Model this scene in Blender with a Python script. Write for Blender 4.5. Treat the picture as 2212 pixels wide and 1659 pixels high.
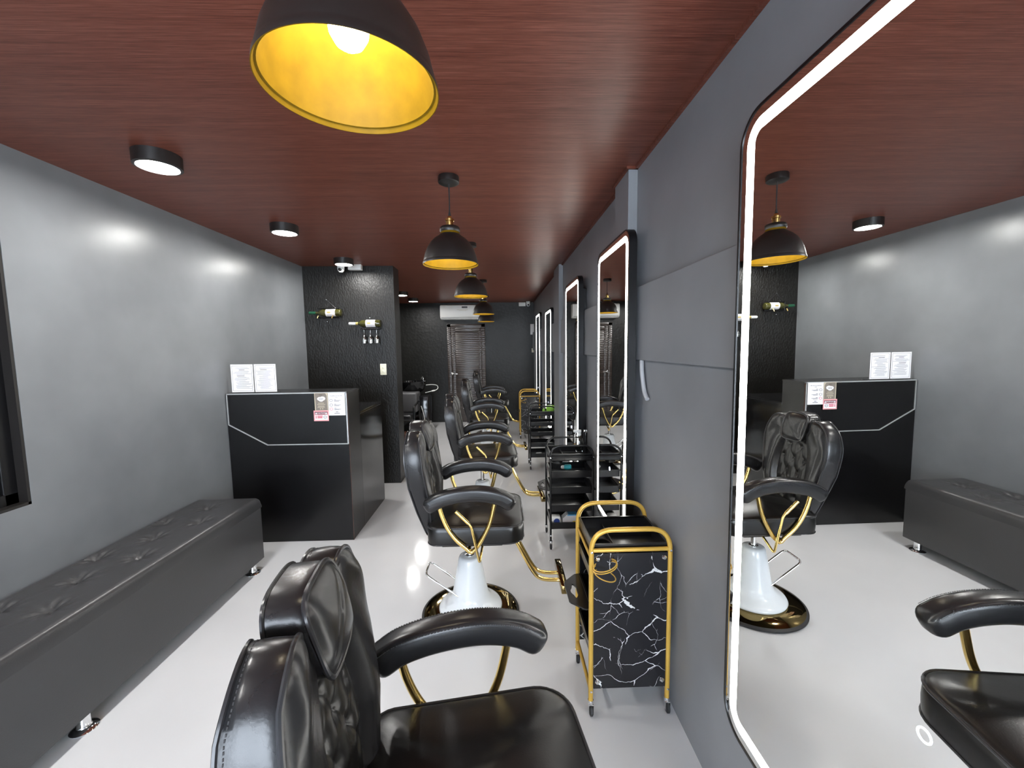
import bpy, bmesh, math, random
from mathutils import Vector, Matrix
random.seed(7)
S = bpy.context.scene
COL = S.collection
for o in list(bpy.data.objects): bpy.data.objects.remove(o)
PI = math.pi

# ------------------------------------------------------------------ camera
cam_h = 1.45
F_PX, YAW, PITCH, ROLL = 889.15, .0305, -.0902, -.0130
cd = bpy.data.cameras.new('camera'); cam = bpy.data.objects.new('camera', cd); COL.objects.link(cam)
cy, sy, cp, sp, cr, sr = math.cos(YAW), math.sin(YAW), math.cos(PITCH), math.sin(PITCH), math.cos(ROLL), math.sin(ROLL)
f0 = Vector((sy, cy, 0)); r0 = Vector((cy, -sy, 0)); u0 = Vector((0, 0, 1))
fw = cp*f0 + sp*u0; up = -sp*f0 + cp*u0
rr = cr*r0 + sr*up; uu = -sr*r0 + cr*up
m = Matrix((( rr.x, uu.x, -fw.x, 0), (rr.y, uu.y, -fw.y, 0), (rr.z, uu.z, -fw.z, cam_h), (0, 0, 0, 1)))
cam.matrix_world = m
cd.sensor_fit = 'HORIZONTAL'; cd.sensor_width = 36; cd.lens = F_PX*36/2212
cd.clip_start = .02; cd.clip_end = 60
S.camera = cam
# ------------------------------------------------------------------ world, view
S.view_settings.view_transform = 'Standard'
try: S.view_settings.look = 'None'
except Exception: pass
S.view_settings.gamma = 1.0
S.view_settings.use_curve_mapping = False
S.view_settings.exposure = 1.45
W = bpy.data.worlds.new('daylight'); S.world = W; W.use_nodes = True
bg = W.node_tree.nodes['Background']
bg.inputs[0].default_value = (.80, .88, 1.0, 1); bg.inputs[1].default_value = 7.0
LAMP_E = 92.0      # ceiling lamp discs
BULB_E = 26.0     # pendant bulbs
STRIP_E = 9.0      # mirror light strips

# ------------------------------------------------------------------ room numbers
XL, XR, H = -2.005, .676, 2.297
YB, YF = 7.986, -2.2
YP0, YP1, XP = 4.374, 4.60, -1.08

# ------------------------------------------------------------------ materials
def nt(name):
    mt = bpy.data.materials.new(name); mt.use_nodes = True
    n = mt.node_tree; return mt, n, n.nodes['Principled BSDF']
def setp(b, **k):
    for a, v in k.items():
        a = {'base': 'Base Color', 'rough': 'Roughness', 'metal': 'Metallic', 'coat': 'Coat Weight', 'coatr': 'Coat Roughness',
             'spec': 'Specular IOR Level', 'trans': 'Transmission Weight', 'ior': 'IOR', 'ecol': 'Emission Color', 'emis': 'Emission Strength', 'alpha': 'Alpha'}[a]
        if a in b.inputs:
            b.inputs[a].default_value = (*v, 1) if isinstance(v, tuple) else v
def noise_bump(n, b, scale, strength, dist=.002, detail=4, stretch=(1, 1, 1), coord='Object'):
    tc = n.nodes.new('ShaderNodeTexCoord'); mp = n.nodes.new('ShaderNodeMapping'); mp.inputs['Scale'].default_value = stretch
    nz = n.nodes.new('ShaderNodeTexNoise'); nz.inputs['Scale'].default_value = scale; nz.inputs['Detail'].default_value = detail
    bp = n.nodes.new('ShaderNodeBump'); bp.inputs['Strength'].default_value = strength; bp.inputs['Distance'].default_value = dist
    n.links.new(tc.outputs[coord], mp.inputs[0]); n.links.new(mp.outputs[0], nz.inputs['Vector'])
    n.links.new(nz.outputs['Fac'], bp.inputs['Height']); n.links.new(bp.outputs[0], b.inputs['Normal'])
    return nz, mp, tc, bp
def mat(name, base, rough=.5, metal=0, bump=None, var=None, **k):
    mt, n, b = nt(name); setp(b, base=base, rough=rough, metal=metal, **k)
    if bump:
        nz, mp, tc, bp = noise_bump(n, b, *bump)
        if var:
            nz2 = n.nodes.new('ShaderNodeTexNoise'); nz2.inputs['Scale'].default_value = var[0]; nz2.inputs['Detail'].default_value = 3
            n.links.new(mp.outputs[0], nz2.inputs['Vector'])
            cr_ = n.nodes.new('ShaderNodeValToRGB')
            cr_.color_ramp.elements[0].position = .3; cr_.color_ramp.elements[1].position = .7
            cr_.color_ramp.elements[0].color = (*[c*(1-var[1]) for c in base], 1); cr_.color_ramp.elements[1].color = (*[c*(1+var[1]) for c in base], 1)
            n.links.new(nz2.outputs['Fac'], cr_.inputs[0]); n.links.new(cr_.outputs[0], b.inputs['Base Color'])
    return mt
def emat(name, col, e):
    mt, n, b = nt(name); setp(b, base=(.8, .8, .8), ecol=col, emis=e, rough=.5); return mt

M = {}
M['wall'] = mat('slate_paint', (.185, .194, .206), .31, 0, (9, .22, .004, 6), var=(3, .10))
M['wall_side'] = mat('slate_paint_right', (.235, .243, .256), .38, 0, (10, .15, .003, 5), var=(3, .08))
M['black_wall'] = mat('black_texture_paint', (.0080, .0072, .0060), .36, 0, (95, .9, .004, 6, (1, 1, .45)), var=(4, .25), spec=.35)
M['back_wall'] = mat('black_render_wall', (.0085, .0085, .0075), .42, 0, (22, .6, .006, 8), var=(2.2, .35), spec=.35)
M['floor'] = mat('epoxy_floor', (.625, .632, .645), .10, 0, (38, .16, .0012, 5), var=(1.4, .05), spec=.26)
M['leather'] = mat('black_leather', (.0085, .0082, .0082), .29, 0, (220, .22, .0007, 4), spec=.55)
M['leather_soft'] = mat('black_leather_side', (.015, .015, .0165), .27, 0, (150, .28, .0008, 5), spec=.55)
M['bench'] = mat('black_bench_vinyl', (.042, .042, .044), .29, 0, (200, .4, .001, 5), spec=.5)
M['bench_lit_side'] = mat('black_bench_vinyl_lit_side', (.058, .058, .060), .40, 0, (200, .4, .001, 5), spec=.4)  # same vinyl as the top; brighter light on the sides put into the colour
M['gloss_black'] = mat('black_gloss_laminate', (.008, .008, .009), .10, 0, spec=.6)
M['satin_black'] = mat('black_satin_laminate', (.0035, .0033, .0038), .26, 0, (30, .08, .001, 4), spec=.5)
M['alu'] = mat('pale_aluminium', (.55, .56, .56), .35, .6)
M['brass'] = mat('polished_brass', (.90, .66, .24), .16, 1)
M['brass_dark'] = mat('dark_mirror_brass', (.30, .22, .09), .06, 1)
M['gold_paint'] = mat('gold_paint', (.62, .385, .070), .34, .25, spec=.5)
M['gold_in'] = mat('gold_leaf_inside', (.175, .103, .003), .55, 0, (60, .25, .001, 5), var=(30, .12), spec=.15)
M['black_metal'] = mat('black_metal', (.006, .006, .007), .30, .2, spec=.5)
M['black_plastic'] = mat('black_plastic', (.007, .007, .008), .28, 0, spec=.5)
M['shade_black'] = mat('matt_black_shade', (.012, .0105, .010), .40, 0, spec=.6)
M['chrome'] = mat('chrome', (.86, .87, .88), .07, 1)
M['white_enamel'] = mat('white_enamel', (.76, .80, .83), .13, 0, spec=.5)
M['white_plastic'] = mat('white_plastic', (.80, .80, .78), .35)
M['ivory'] = mat('ivory_plastic', (.80, .78, .62), .35)
M['rubber'] = mat('black_rubber', (.02, .02, .021), .6)
M['dark_glass'] = mat('dark_tinted_glass', (.004, .004, .005), .05, 0, spec=.5)
M['paper'] = mat('white_paper', (.88, .86, .88), .45)
M['ink'] = mat('grey_ink', (.10, .10, .115), .6)
M['poster_grey'] = mat('taupe_print', (.23, .20, .17), .4)
M['poster_cream'] = mat('cream_print', (.55, .48, .36), .4)
M['pink'] = mat('pink_print', (.80, .36, .38), .4)
M['dark_red'] = mat('plum_print', (.20, .07, .09), .4)
M['red'] = mat('red_ink', (.62, .08, .12), .4)
M['tagpink'] = mat('magenta_print', (.75, .12, .45), .5)
M['cyan'] = mat('cyan_plastic', (.05, .55, .62), .35)
M['green'] = mat('lime_plastic', (.36, .70, .10), .35)
M['blue'] = mat('navy_plastic', (.03, .06, .25), .35)
M['sky'] = mat('sky_blue_print', (.10, .42, .75), .35)
M['yellow'] = mat('yellow_print', (.80, .62, .05), .4)
M['brown'] = mat('reddish_wood', (.06, .022, .012), .45, 0, (8, .3, .002, 6, (1, 12, 12)), var=(6, .3))
M['olive'] = mat('dark_green_glass', (.05, .048, .012), .08, 0, spec=.6)
M['foil'] = mat('green_foil', (.02, .12, .06), .35, .3)
M['capsule'] = mat('dull_gold_foil', (.55, .42, .14), .35, .5)
M['vest'] = mat('grey_leather', (.10, .10, .105), .42, 0, (150, .3, .001, 4))
M['cable'] = mat('pale_cable', (.42, .43, .45), .4)
M['thread'] = mat('dark_grey_thread', (.055, .055, .06), .6)
M['seam'] = mat('piping_leather', (.03, .03, .033), .25)
M['mirror'] = mat('mirror_silver', (.90, .91, .90), .0, 1)
M['strip'] = emat('mirror_light_strip', (1.0, .985, .93), STRIP_E)
M['touch'] = emat('touch_ring_light', (.55, .68, 1.0), 2.2)
M['lampdisc'] = emat('lamp_diffuser', (1.0, .985, .955), LAMP_E)
M['bulb'] = emat('bulb_glow', (1.0, .93, .78), BULB_E)

def clear(name, tint=(1, 1, 1), gl=.12, rough=.03):
    mt = bpy.data.materials.new(name); mt.use_nodes = True; n = mt.node_tree; n.nodes.clear()
    out = n.nodes.new('ShaderNodeOutputMaterial'); tr = n.nodes.new('ShaderNodeBsdfTransparent'); tr.inputs[0].default_value = (*tint, 1)
    g = n.nodes.new('ShaderNodeBsdfGlossy'); g.inputs['Roughness'].default_value = rough
    lw = n.nodes.new('ShaderNodeLayerWeight'); lw.inputs['Blend'].default_value = .35
    mr = n.nodes.new('ShaderNodeMapRange'); mr.inputs['To Min'].default_value = gl; mr.inputs['To Max'].default_value = .75
    mx = n.nodes.new('ShaderNodeMixShader')
    n.links.new(lw.outputs['Fresnel'], mr.inputs['Value']); n.links.new(mr.outputs[0], mx.inputs[0])
    n.links.new(tr.outputs[0], mx.inputs[1]); n.links.new(g.outputs[0], mx.inputs[2]); n.links.new(mx.outputs[0], out.inputs[0])
    return mt
M['glass'] = clear('clear_glass', (.93, .95, .94), .10)
M['wineglass'] = clear('wine_glass_clear', (.90, .92, .91), .32, .12)
M['pane'] = clear('window_glass', (.97, .98, .98), .04)
M['acrylic'] = clear('clear_acrylic', (.99, .99, .99), .0)

def ceiling_mat():
    mt, n, b = nt('mahogany_laminate')
    tc = n.nodes.new('ShaderNodeTexCoord')
    def noise(stretch, scale, detail, rough=.6):
        mp = n.nodes.new('ShaderNodeMapping'); mp.inputs['Scale'].default_value = stretch
        nz = n.nodes.new('ShaderNodeTexNoise'); nz.inputs['Scale'].default_value = scale; nz.inputs['Detail'].default_value = detail; nz.inputs['Roughness'].default_value = rough
        n.links.new(tc.outputs['Object'], mp.inputs[0]); n.links.new(mp.outputs[0], nz.inputs['Vector']); return nz
    a = noise((.9, 62, 1), 3.0, 8, .8); c = noise((.2, 6, 1), 3.0, 5); d = noise((3.5, 150, 1), 3.0, 3)
    r1 = n.nodes.new('ShaderNodeValToRGB'); e = r1.color_ramp.elements
    e[0].position = .385; e[0].color = (.070, .017, .010, 1); e[1].position = .63; e[1].color = (.25, .095, .066, 1)
    x = e.new(.50); x.color = (.150, .046, .030, 1)
    mx = n.nodes.new('ShaderNodeMath'); mx.operation = 'MULTIPLY_ADD'; mx.inputs[1].default_value = .52
    m2 = n.nodes.new('ShaderNodeMath'); m2.operation = 'MULTIPLY_ADD'; m2.inputs[1].default_value = .16
    m3 = n.nodes.new('ShaderNodeMath'); m3.operation = 'MULTIPLY'; m3.inputs[1].default_value = .32
    n.links.new(d.outputs['Fac'], m3.inputs[0]); n.links.new(c.outputs['Fac'], m2.inputs[0]); n.links.new(m3.outputs[0], m2.inputs[2])
    n.links.new(a.outputs['Fac'], mx.inputs[0]); n.links.new(m2.outputs[0], mx.inputs[2])
    n.links.new(mx.outputs[0], r1.inputs[0]); n.links.new(r1.outputs[0], b.inputs['Base Color'])
    bp = n.nodes.new('ShaderNodeBump'); bp.inputs['Strength'].default_value = .15; bp.inputs['Distance'].default_value = .001
    n.links.new(a.outputs['Fac'], bp.inputs['Height']); n.links.new(bp.outputs[0], b.inputs['Normal'])
    setp(b, rough=.36, spec=.20); return mt
M['ceiling'] = ceiling_mat()

def marble_mat():
    mt, n, b = nt('black_marble_board')
    tc = n.nodes.new('ShaderNodeTexCoord')
    warp = n.nodes.new('ShaderNodeTexNoise'); warp.inputs['Scale'].default_value = 9; warp.inputs['Detail'].default_value = 7
    n.links.new(tc.outputs['Object'], warp.inputs['Vector'])
    def veins(scale, stretch, rot, w0, w1, amt, loc):
        mp = n.nodes.new('ShaderNodeMapping'); mp.inputs['Scale'].default_value = stretch; mp.inputs['Rotation'].default_value = rot; mp.inputs['Location'].default_value = loc
        va = n.nodes.new('ShaderNodeVectorMath'); va.operation = 'MULTIPLY_ADD'; va.inputs[1].default_value = (amt, amt, amt)
        n.links.new(warp.outputs['Color'], va.inputs[0]); n.links.new(tc.outputs['Object'], va.inputs[2]); n.links.new(va.outputs[0], mp.inputs[0])
        v = n.nodes.new('ShaderNodeTexVoronoi'); v.feature = 'DISTANCE_TO_EDGE'; v.inputs['Scale'].default_value = scale
        n.links.new(mp.outputs[0], v.inputs['Vector'])
        nz = n.nodes.new('ShaderNodeTexNoise'); nz.inputs['Scale'].default_value = 7; nz.inputs['Detail'].default_value = 3
        n.links.new(mp.outputs[0], nz.inputs['Vector'])
        mr = n.nodes.new('ShaderNodeMapRange'); mr.inputs['From Min'].default_value = .42; mr.inputs['From Max'].default_value = .68
        mr.inputs['To Min'].default_value = w0; mr.inputs['To Max'].default_value = w1
        n.links.new(nz.outputs['Fac'], mr.inputs['Value'])
        lt = n.nodes.new('ShaderNodeMath'); lt.operation = 'LESS_THAN'
        n.links.new(v.outputs['Distance'], lt.inputs[0]); n.links.new(mr.outputs[0], lt.inputs[1]); return lt
    a = veins(5.6, (1, 1, 2.3), (0, .45, 0), -.004, .024, .10, (1.3, .4, 2.1)); c = veins(8.5, (2.2, 1, 1), (0, -.6, 0), -.006, .013, .08, (.3, 2.4, .7))
    mx = n.nodes.new('ShaderNodeMath'); mx.operation = 'MAXIMUM'; n.links.new(a.outputs[0], mx.inputs[0]); n.links.new(c.outputs[0], mx.inputs[1])
    r = n.nodes.new('ShaderNodeMix'); r.data_type = 'RGBA'; r.inputs[6].default_value = (.011, .011, .014, 1); r.inputs[7].default_value = (.62, .62, .62, 1)
    n.links.new(mx.outputs[0], r.inputs[0]); n.links.new(r.outputs[2], b.inputs['Base Color'])
    setp(b, rough=.22, spec=.5); return mt
M['marble'] = marble_mat()

def door_mat():
    mt, n, b = nt('ribbed_brown_door')
    tc = n.nodes.new('ShaderNodeTexCoord')
    mp = n.nodes.new('ShaderNodeMapping'); mp.inputs['Scale'].default_value = (1.2, 1, 26)
    nz = n.nodes.new('ShaderNodeTexNoise'); nz.inputs['Scale'].default_value = 3; nz.inputs['Detail'].default_value = 5
    n.links.new(tc.outputs['Object'], mp.inputs[0]); n.links.new(mp.outputs[0], nz.inputs['Vector'])
    r = n.nodes.new('ShaderNodeValToRGB'); r.color_ramp.elements[0].position = .35; r.color_ramp.elements[0].color = (.022, .016, .014, 1)
    r.color_ramp.elements[1].position = .65; r.color_ramp.elements[1].color = (.060, .044, .036, 1)
    wv = n.nodes.new('ShaderNodeTexWave'); wv.bands_direction = 'Z'; wv.inputs['Scale'].default_value = 9
    n.links.new(tc.outputs['Object'], wv.inputs['Vector'])
    bp = n.nodes.new('ShaderNodeBump'); bp.inputs['Strength'].default_value = .5; bp.inputs['Distance'].default_value = .004
    n.links.new(wv.outputs['Fac'], bp.inputs['Height']); n.links.new(bp.outputs[0], b.inputs['Normal'])
    n.links.new(nz.outputs['Fac'], r.inputs[0]); n.links.new(r.outputs[0], b.inputs['Base Color']); setp(b, rough=.28, spec=.7); return mt
M['door'] = door_mat()

# ------------------------------------------------------------------ mesh helpers
def box(bm, x0, x1, y0, y1, z0, z1, bev=0, seg=2):
    r = bmesh.ops.create_cube(bm, size=1)
    for v in r['verts']:
        v.co = Vector(((x0+x1)/2 + v.co.x*(x1-x0), (y0+y1)/2 + v.co.y*(y1-y0), (z0+z1)/2 + v.co.z*(z1-z0)))
    if bev > 0:
        ed = list({e for v in r['verts'] for e in v.link_edges})
        bmesh.ops.bevel(bm, geom=ed, offset=bev, segments=seg, affect='EDGES', profile=.5)
def catmull(pts, n=6, closed=False):
    P = [Vector(p) for p in pts]; out = []; L = len(P)
    rng = L if closed else L-1
    for i in range(rng):
        p0 = P[(i-1) % L] if (closed or i > 0) else P[0]*2-P[1]
        p1 = P[i]; p2 = P[(i+1) % L]
        p3 = P[(i+2) % L] if (closed or i+2 < L) else P[-1]*2-P[-2]
        for k in range(n):
            t = k/n
            out.append(.5*((2*p1)+(-p0+p2)*t+(2*p0-5*p1+4*p2-p3)*t*t+(-p0+3*p1-3*p2+p3)*t**3))
    if not closed: out.append(P[-1])
    return out
def tube(bm, pts, r, seg=10, closed=False, rx=None):
    P = [Vector(p) for p in pts]; rings = []; L = len(P); prev = None
    for i, p in enumerate(P):
        a = P[(i-1) % L] if (closed or i > 0) else p
        c = P[(i+1) % L] if (closed or i < L-1) else p
        t = (c-a).normalized()
        if prev is None:
            ref = Vector((0, 0, 1)) if abs(t.z) < .9 else Vector((1, 0, 0))
            n1 = t.cross(ref).normalized()
        else:
            n1 = (prev - t*prev.dot(t))
            n1 = n1.normalized() if n1.length > 1e-6 else t.orthogonal().normalized()
        prev = n1; n2 = t.cross(n1)
        ri = r[i] if isinstance(r, (list, tuple)) else r
        rings.append([bm.verts.new(p + n1*ri*math.cos(2*PI*k/seg) + n2*ri*math.sin(2*PI*k/seg)) for k in range(seg)])
    for i in range(L if closed else L-1):
        A, B = rings[i], rings[(i+1) % L]
        for k in range(seg): bm.faces.new((A[k], A[(k+1) % seg], B[(k+1) % seg], B[k]))
    if not closed:
        bm.faces.new(list(reversed(rings[0]))); bm.faces.new(rings[-1])
def fillet(pts, rad, n=6):
    """polyline with rounded corners"""
    P = [Vector(p) for p in pts]; out = [P[0]]
    for i in range(1, len(P)-1):
        a, b, c = P[i-1], P[i], P[i+1]
        d = min(rad, (a-b).length*.49, (c-b).length*.49)
        p = b+(a-b).normalized()*d; q = b+(c-b).normalized()*d
        for k in range(n+1):
            t = k/n; out.append(p*(1-t)**2+b*2*t*(1-t)+q*t*t)
    out.append(P[-1]); return out
def lathe(bm, prof, seg=40, c=(0, 0, 0), sc=(1, 1)):
    rings = []
    for r, z in prof:
        if r < 1e-6: rings.append([bm.verts.new((c[0], c[1], c[2]+z))])
        else: rings.append([bm.verts.new((c[0]+sc[0]*r*math.cos(2*PI*k/seg), c[1]+sc[1]*r*math.sin(2*PI*k/seg), c[2]+z)) for k in range(seg)])
    for A, B in zip(rings, rings[1:]):
        if len(A) == 1 and len(B) == 1: continue
        for k in range(seg):
            k2 = (k+1) % seg
            if len(A) == 1: bm.faces.new((A[0], B[k2], B[k]))
            elif len(B) == 1: bm.faces.new((A[k], A[k2], B[0]))
            else: bm.faces.new((A[k], A[k2], B[k2], B[k]))
def cyl(bm, c, r, z0, z1, seg=24):
    lathe(bm, [(0, z0), (r, z0), (r, z1), (0, z1)], seg, c)
def prism(bm, poly, fn, a, b):
    """poly 2D points, extruded between a and b; fn(u,v,w)->xyz"""
    A = [bm.verts.new(fn(u, v, a)) for u, v in poly]; B = [bm.verts.new(fn(u, v, b)) for u, v in poly]
    n = len(poly)
    bm.faces.new(A); bm.faces.new(list(reversed(B)))
    for k in range(n): bm.faces.new((A[k], B[k], B[(k+1) % n], A[(k+1) % n]))
def obj(name, bm, mt, parent=None, smooth=True, angle=40, **props):
    bmesh.ops.recalc_face_normals(bm, faces=bm.faces)
    me = bpy.data.meshes.new(name); bm.to_mesh(me); bm.free()
    if smooth:
        for p in me.polygons: p.use_smooth = True
        try: me.set_sharp_from_angle(angle=math.radians(angle))
        except Exception: pass
    me.materials.append(M[mt] if isinstance(mt, str) else mt)
    o = bpy.data.objects.new(name, me); COL.objects.link(o)
    if parent: o.parent = parent
    for k, v in props.items(): o[k] = v
    return o
def NB(): return bmesh.new()
def tag(o, label, cat, group=None):
    o['label'] = label; o['category'] = cat
    if group: o['group'] = group
    return o
def thing(name, label, cat, loc=(0, 0, 0), rz=0, group=None):
    o = bpy.data.objects.new(name, None); COL.objects.link(o); o.empty_display_size = .1
    o.location = loc; o.rotation_euler = (0, 0, rz); return tag(o, label, cat, group)
def struct(name, bm, mt, parent=None, **k):
    o = obj(name, bm, mt, parent, **k)
    if not parent: o['kind'] = 'structure'
    return o
def dup(root, loc, rz, label, group=None):
    def cp_(o, par):
        c = o.copy(); COL.objects.link(c)
        if par: c.parent = par
        for ch in list(o.children): cp_(ch, c)
        return c
    r = cp_(root, None); r.location = loc; r.rotation_euler = (0, 0, rz); r['label'] = label
    if group: r['group'] = group
    return r
def text(name, body, size, mt, parent, loc, rot=(PI/2, 0, 0), align='CENTER', sx=1, ext=.0002):
    cu = bpy.data.curves.new(name, 'FONT'); cu.body = body; cu.size = size; cu.align_x = align; cu.align_y = 'CENTER'; cu.extrude = ext
    tmp = bpy.data.objects.new(name+'_t', cu); COL.objects.link(tmp)
    dg = bpy.context.evaluated_depsgraph_get(); me = bpy.data.meshes.new_from_object(tmp.evaluated_get(dg))
    bpy.data.objects.remove(tmp)
    me.materials.clear(); me.materials.append(M[mt])
    o = bpy.data.objects.new(name, me); COL.objects.link(o); o.parent = parent; o.location = loc; o.rotation_euler = rot; o.scale = (sx, 1, 1); return o

def resample(pts, n):
    P = [Vector((p[0], p[1])) for p in pts]; L = len(P)
    d = [0]
    for i in range(L): d.append(d[-1]+(P[(i+1) % L]-P[i]).length)
    out = []; j = 0
    for k in range(n):
        s = d[-1]*k/n
        while d[j+1] < s: j += 1
        t = (s-d[j])/max(1e-9, d[j+1]-d[j]); out.append(P[j].lerp(P[(j+1) % L], t))
    return out
def smooth2(pts, n=6): return [(p.x, p.y) for p in catmull([(a, b, 0) for a, b in pts], n, True)]
def cushion(bm, outline, P, N, bulge, n=96, rings=14, round_r=.006, side=4):
    O = resample(outline, n); c = sum(O, Vector((0, 0)))/n
    radii = [1 - .5*(i/rings)**1.6 for i in range(rings)]
    radii = [1-(i/rings)**1.5*1.0 for i in range(rings)]
    rows = []
    def dist(p):
        return min((p-q).length for q in O)
    for r in radii:
        row = []
        for o in O:
            q = c+(o-c)*r; d = 0 if r == 1 else dist(q)
            row.append(bm.verts.new(P(q.x, q.y, 1)+N(q.x, q.y)*bulge(q.x, q.y, d)))
        rows.append(row)
    cv = bm.verts.new(P(c.x, c.y, 1)+N(c.x, c.y)*bulge(c.x, c.y, 1))
    sides = []
    for k in range(1, side+1):
        t = k/side
        sc_ = 1.0 if k < side else 1.0
        sides.append([bm.verts.new(P(c.x+(o.x-c.x)*(1+.012*math.sin(PI*t)), c.y+(o.y-c.y)*(1+.012*math.sin(PI*t)), 1-t)) for o in O])
    back = [bm.verts.new(P(c.x+(o.x-c.x)*.5, c.y+(o.y-c.y)*.5, 0)) for o in O]
    bc = bm.verts.new(P(c.x, c.y, 0))
    allr = [back]+sides[::-1]+rows
    for A, B in zip(allr, allr[1:]):
        for k in range(n): bm.faces.new((A[k], A[(k+1) % n], B[(k+1) % n], B[k]))
    for k in range(n):
        bm.faces.new((rows[-1][k], rows[-1][(k+1) % n], cv)); bm.faces.new((back[(k+1) % n], back[k], bc))
    return O

# ================================================================== STRUCTURE
b = NB(); box(b, XL-.15, XR+.15, YF-.15, YB+.15, -.1, 0); struct('floor', b, 'floor', smooth=False)
b = NB(); box(b, XL-.15, XR+.15, YF-.15, YB+.15, H, H+.1); struct('ceiling', b, 'ceiling', smooth=False)
# left wall with a window opening
WY0, WY1, WZ0, WZ1 = .45, 1.772, .808, 2.02
b = NB()
box(b, XL-.14, XL, YF, WY0, 0, H); box(b, XL-.14, XL, WY1, YP0, 0, H)
box(b, XL-.14, XL, WY0, WY1, 0, WZ0); box(b, XL-.14, XL, WY0, WY1, WZ1, H)
struct('wall_left', b, 'wall', smooth=False)
b = NB(); box(b, XL-.14, XL, YP1, YB, 0, H); box(b, XL-.14, XL, YP0, YP1, 0, H); struct('wall_left_rear', b, 'back_wall', smooth=False)
b = NB(); box(b, XR, XR+.14, YF, YB, 0, H); struct('wall_right', b, 'wall_side', smooth=False)
b = NB(); box(b, XL-.14, XR+.14, YB, YB+.14, 0, H); struct('wall_back', b, 'back_wall', smooth=False)
b = NB(); box(b, XL, XP, YP0, YP1, 0, H); struct('wall_middle', b, 'black_wall', smooth=False)
# shop front wall behind the camera, with a wide glazed opening
b = NB()
box(b, XL-.14, XL+.25, YF-.12, YF, 0, H); box(b, XR-.20, XR+.14, YF-.12, YF, 0, H)
box(b, XL+.25, XR-.20, YF-.12, YF, 2.1, H); box(b, XL+.25, XR-.20, YF-.12, YF, 0, .12)
struct('wall_front', b, 'wall', smooth=False)
w2 = bpy.data.objects.new('window_2', None); COL.objects.link(w2); w2['kind'] = 'structure'; w2.location = (-.67, YF-.06, .12)
b = NB()
x0, x1 = XL+.25+.67, XR-.20+.67
for xa, xb_ in ((x0, x0+.05), (x1-.05, x1), (-.025, .025)): box(b, xa, xb_, -.03, .03, 0, 1.98)
for za, zb in ((0, .05), (1.93, 1.98)): box(b, x0, x1, -.03, .03, za, zb)
obj('window_frame', b, 'black_metal', w2, smooth=False)
b = NB(); box(b, x0+.05, x1-.05, -.004, .004, .05, 1.93); obj('pane', b, 'pane', w2, smooth=False)
# window in the left wall
w1 = bpy.data.objects.new('window_1', None); COL.objects.link(w1); w1['kind'] = 'structure'; w1.location = (XL-.07, (WY0+WY1)/2, WZ0)
hw = (WY1-WY0)/2; hh = WZ1-WZ0
b = NB()
for ya, yb in ((-hw, -hw+.06), (hw-.06, hw), (-.03, .03)): box(b, -.035, .03, ya, yb, 0, hh, .004)
for za, zb in ((0, .06), (hh-.06, hh)): box(b, -.035, .03, -hw, hw, za, zb, .004)
obj('window_frame', b, 'black_metal', w1, smooth=False)
b = NB(); box(b, -.02, -.012, -hw+.05, hw-.05, .05, hh-.05); obj('pane', b, 'dark_glass', w1, smooth=False)
b = NB(); box(b, -.04, .068, hw-.012, hw-.0005, 0.001, hh-.001); box(b, -.04, .068, -hw, hw, .0005, .012); obj('reveal_lining', b, 'shade_black', w1, smooth=False)
# piers on the right wall
PX = .632
b = NB(); box(b, PX, XR+.01, 2.03, 2.26, 0, H, .003); struct('trim_1', b, 'wall_side', smooth=False)
b = NB(); box(b, PX, XR+.01, 4.34, 4.72, 0, H, .003); struct('trim_2', b, 'wall_side', smooth=False)
# raised board along the right wall
for i, (ya, yb) in enumerate(((YF, 2.03), (2.26, 4.34), (4.72, YB))):
    b = NB(); box(b, XR-.024, XR+.01, ya, yb, 1.381, 1.722, .004); struct('trim_%d' % (3+i), b, 'wall_side', smooth=False)
# dark edge moulding where the ceiling meets the right wall
b = NB(); box(b, XR-.014, XR+.01, YF, 2.03, H-.012, H+.01); box(b, XR-.014, XR+.01, 2.26, 4.34, H-.012, H+.01); box(b, XR-.014, XR+.01, 4.72, YB, H-.012, H+.01)
box(b, PX-.012, XR, 2.018, 2.27, H-.012, H+.01); struct('trim_6', b, 'ceiling', smooth=False)
# back door
DX0, DX1, DZ = -.985, -.262, 1.895
dr = bpy.data.objects.new('door_1', None); COL.objects.link(dr); dr['kind'] = 'structure'; dr.location = ((DX0+DX1)/2, YB, 0)
hw = (DX1-DX0)/2
b = NB()
box(b, -hw, -hw+.075, -.05, .01, 0, DZ, .006); box(b, hw-.075, hw, -.05, .01, 0, DZ, .006); box(b, -hw, hw, -.05, .01, DZ-.06, DZ, .006)
obj('door_frame', b, 'door', dr)
b = NB()
box(b, -hw+.075, hw-.075, -.025, .01, .005, DZ-.06, .003)
obj('door_panel', b, 'door', dr)
b = NB(); 
for (xa, xb_, za, zb) in ((-hw+.075, -hw+.15, .005, DZ-.06), (hw-.12, hw-.075, .005, DZ-.06), (-hw+.15, hw-.12, DZ-.15, DZ-.06)): box(b, xa, xb_, -.034, -.02, za, zb, .003)
obj('door_stile', b, 'door', dr)
hd = NB(); lathe(hd, [(0, 0), (.026, 0), (.026, .008), (.010, .012), (.010, .045), (0, .045)], 20)
bmesh.ops.rotate(hd, verts=hd.verts, cent=(0, 0, 0), matrix=Matrix.Rotation(PI/2, 3, 'X')); bmesh.ops.translate(hd, verts=hd.verts, vec=(-.285, -.033, .948))
tube(hd, [(-.285, -.078, .948), (-.25, -.082, .95), (-.175, -.078, .945)], .011)
obj('door_handle', hd, 'chrome', dr)

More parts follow.
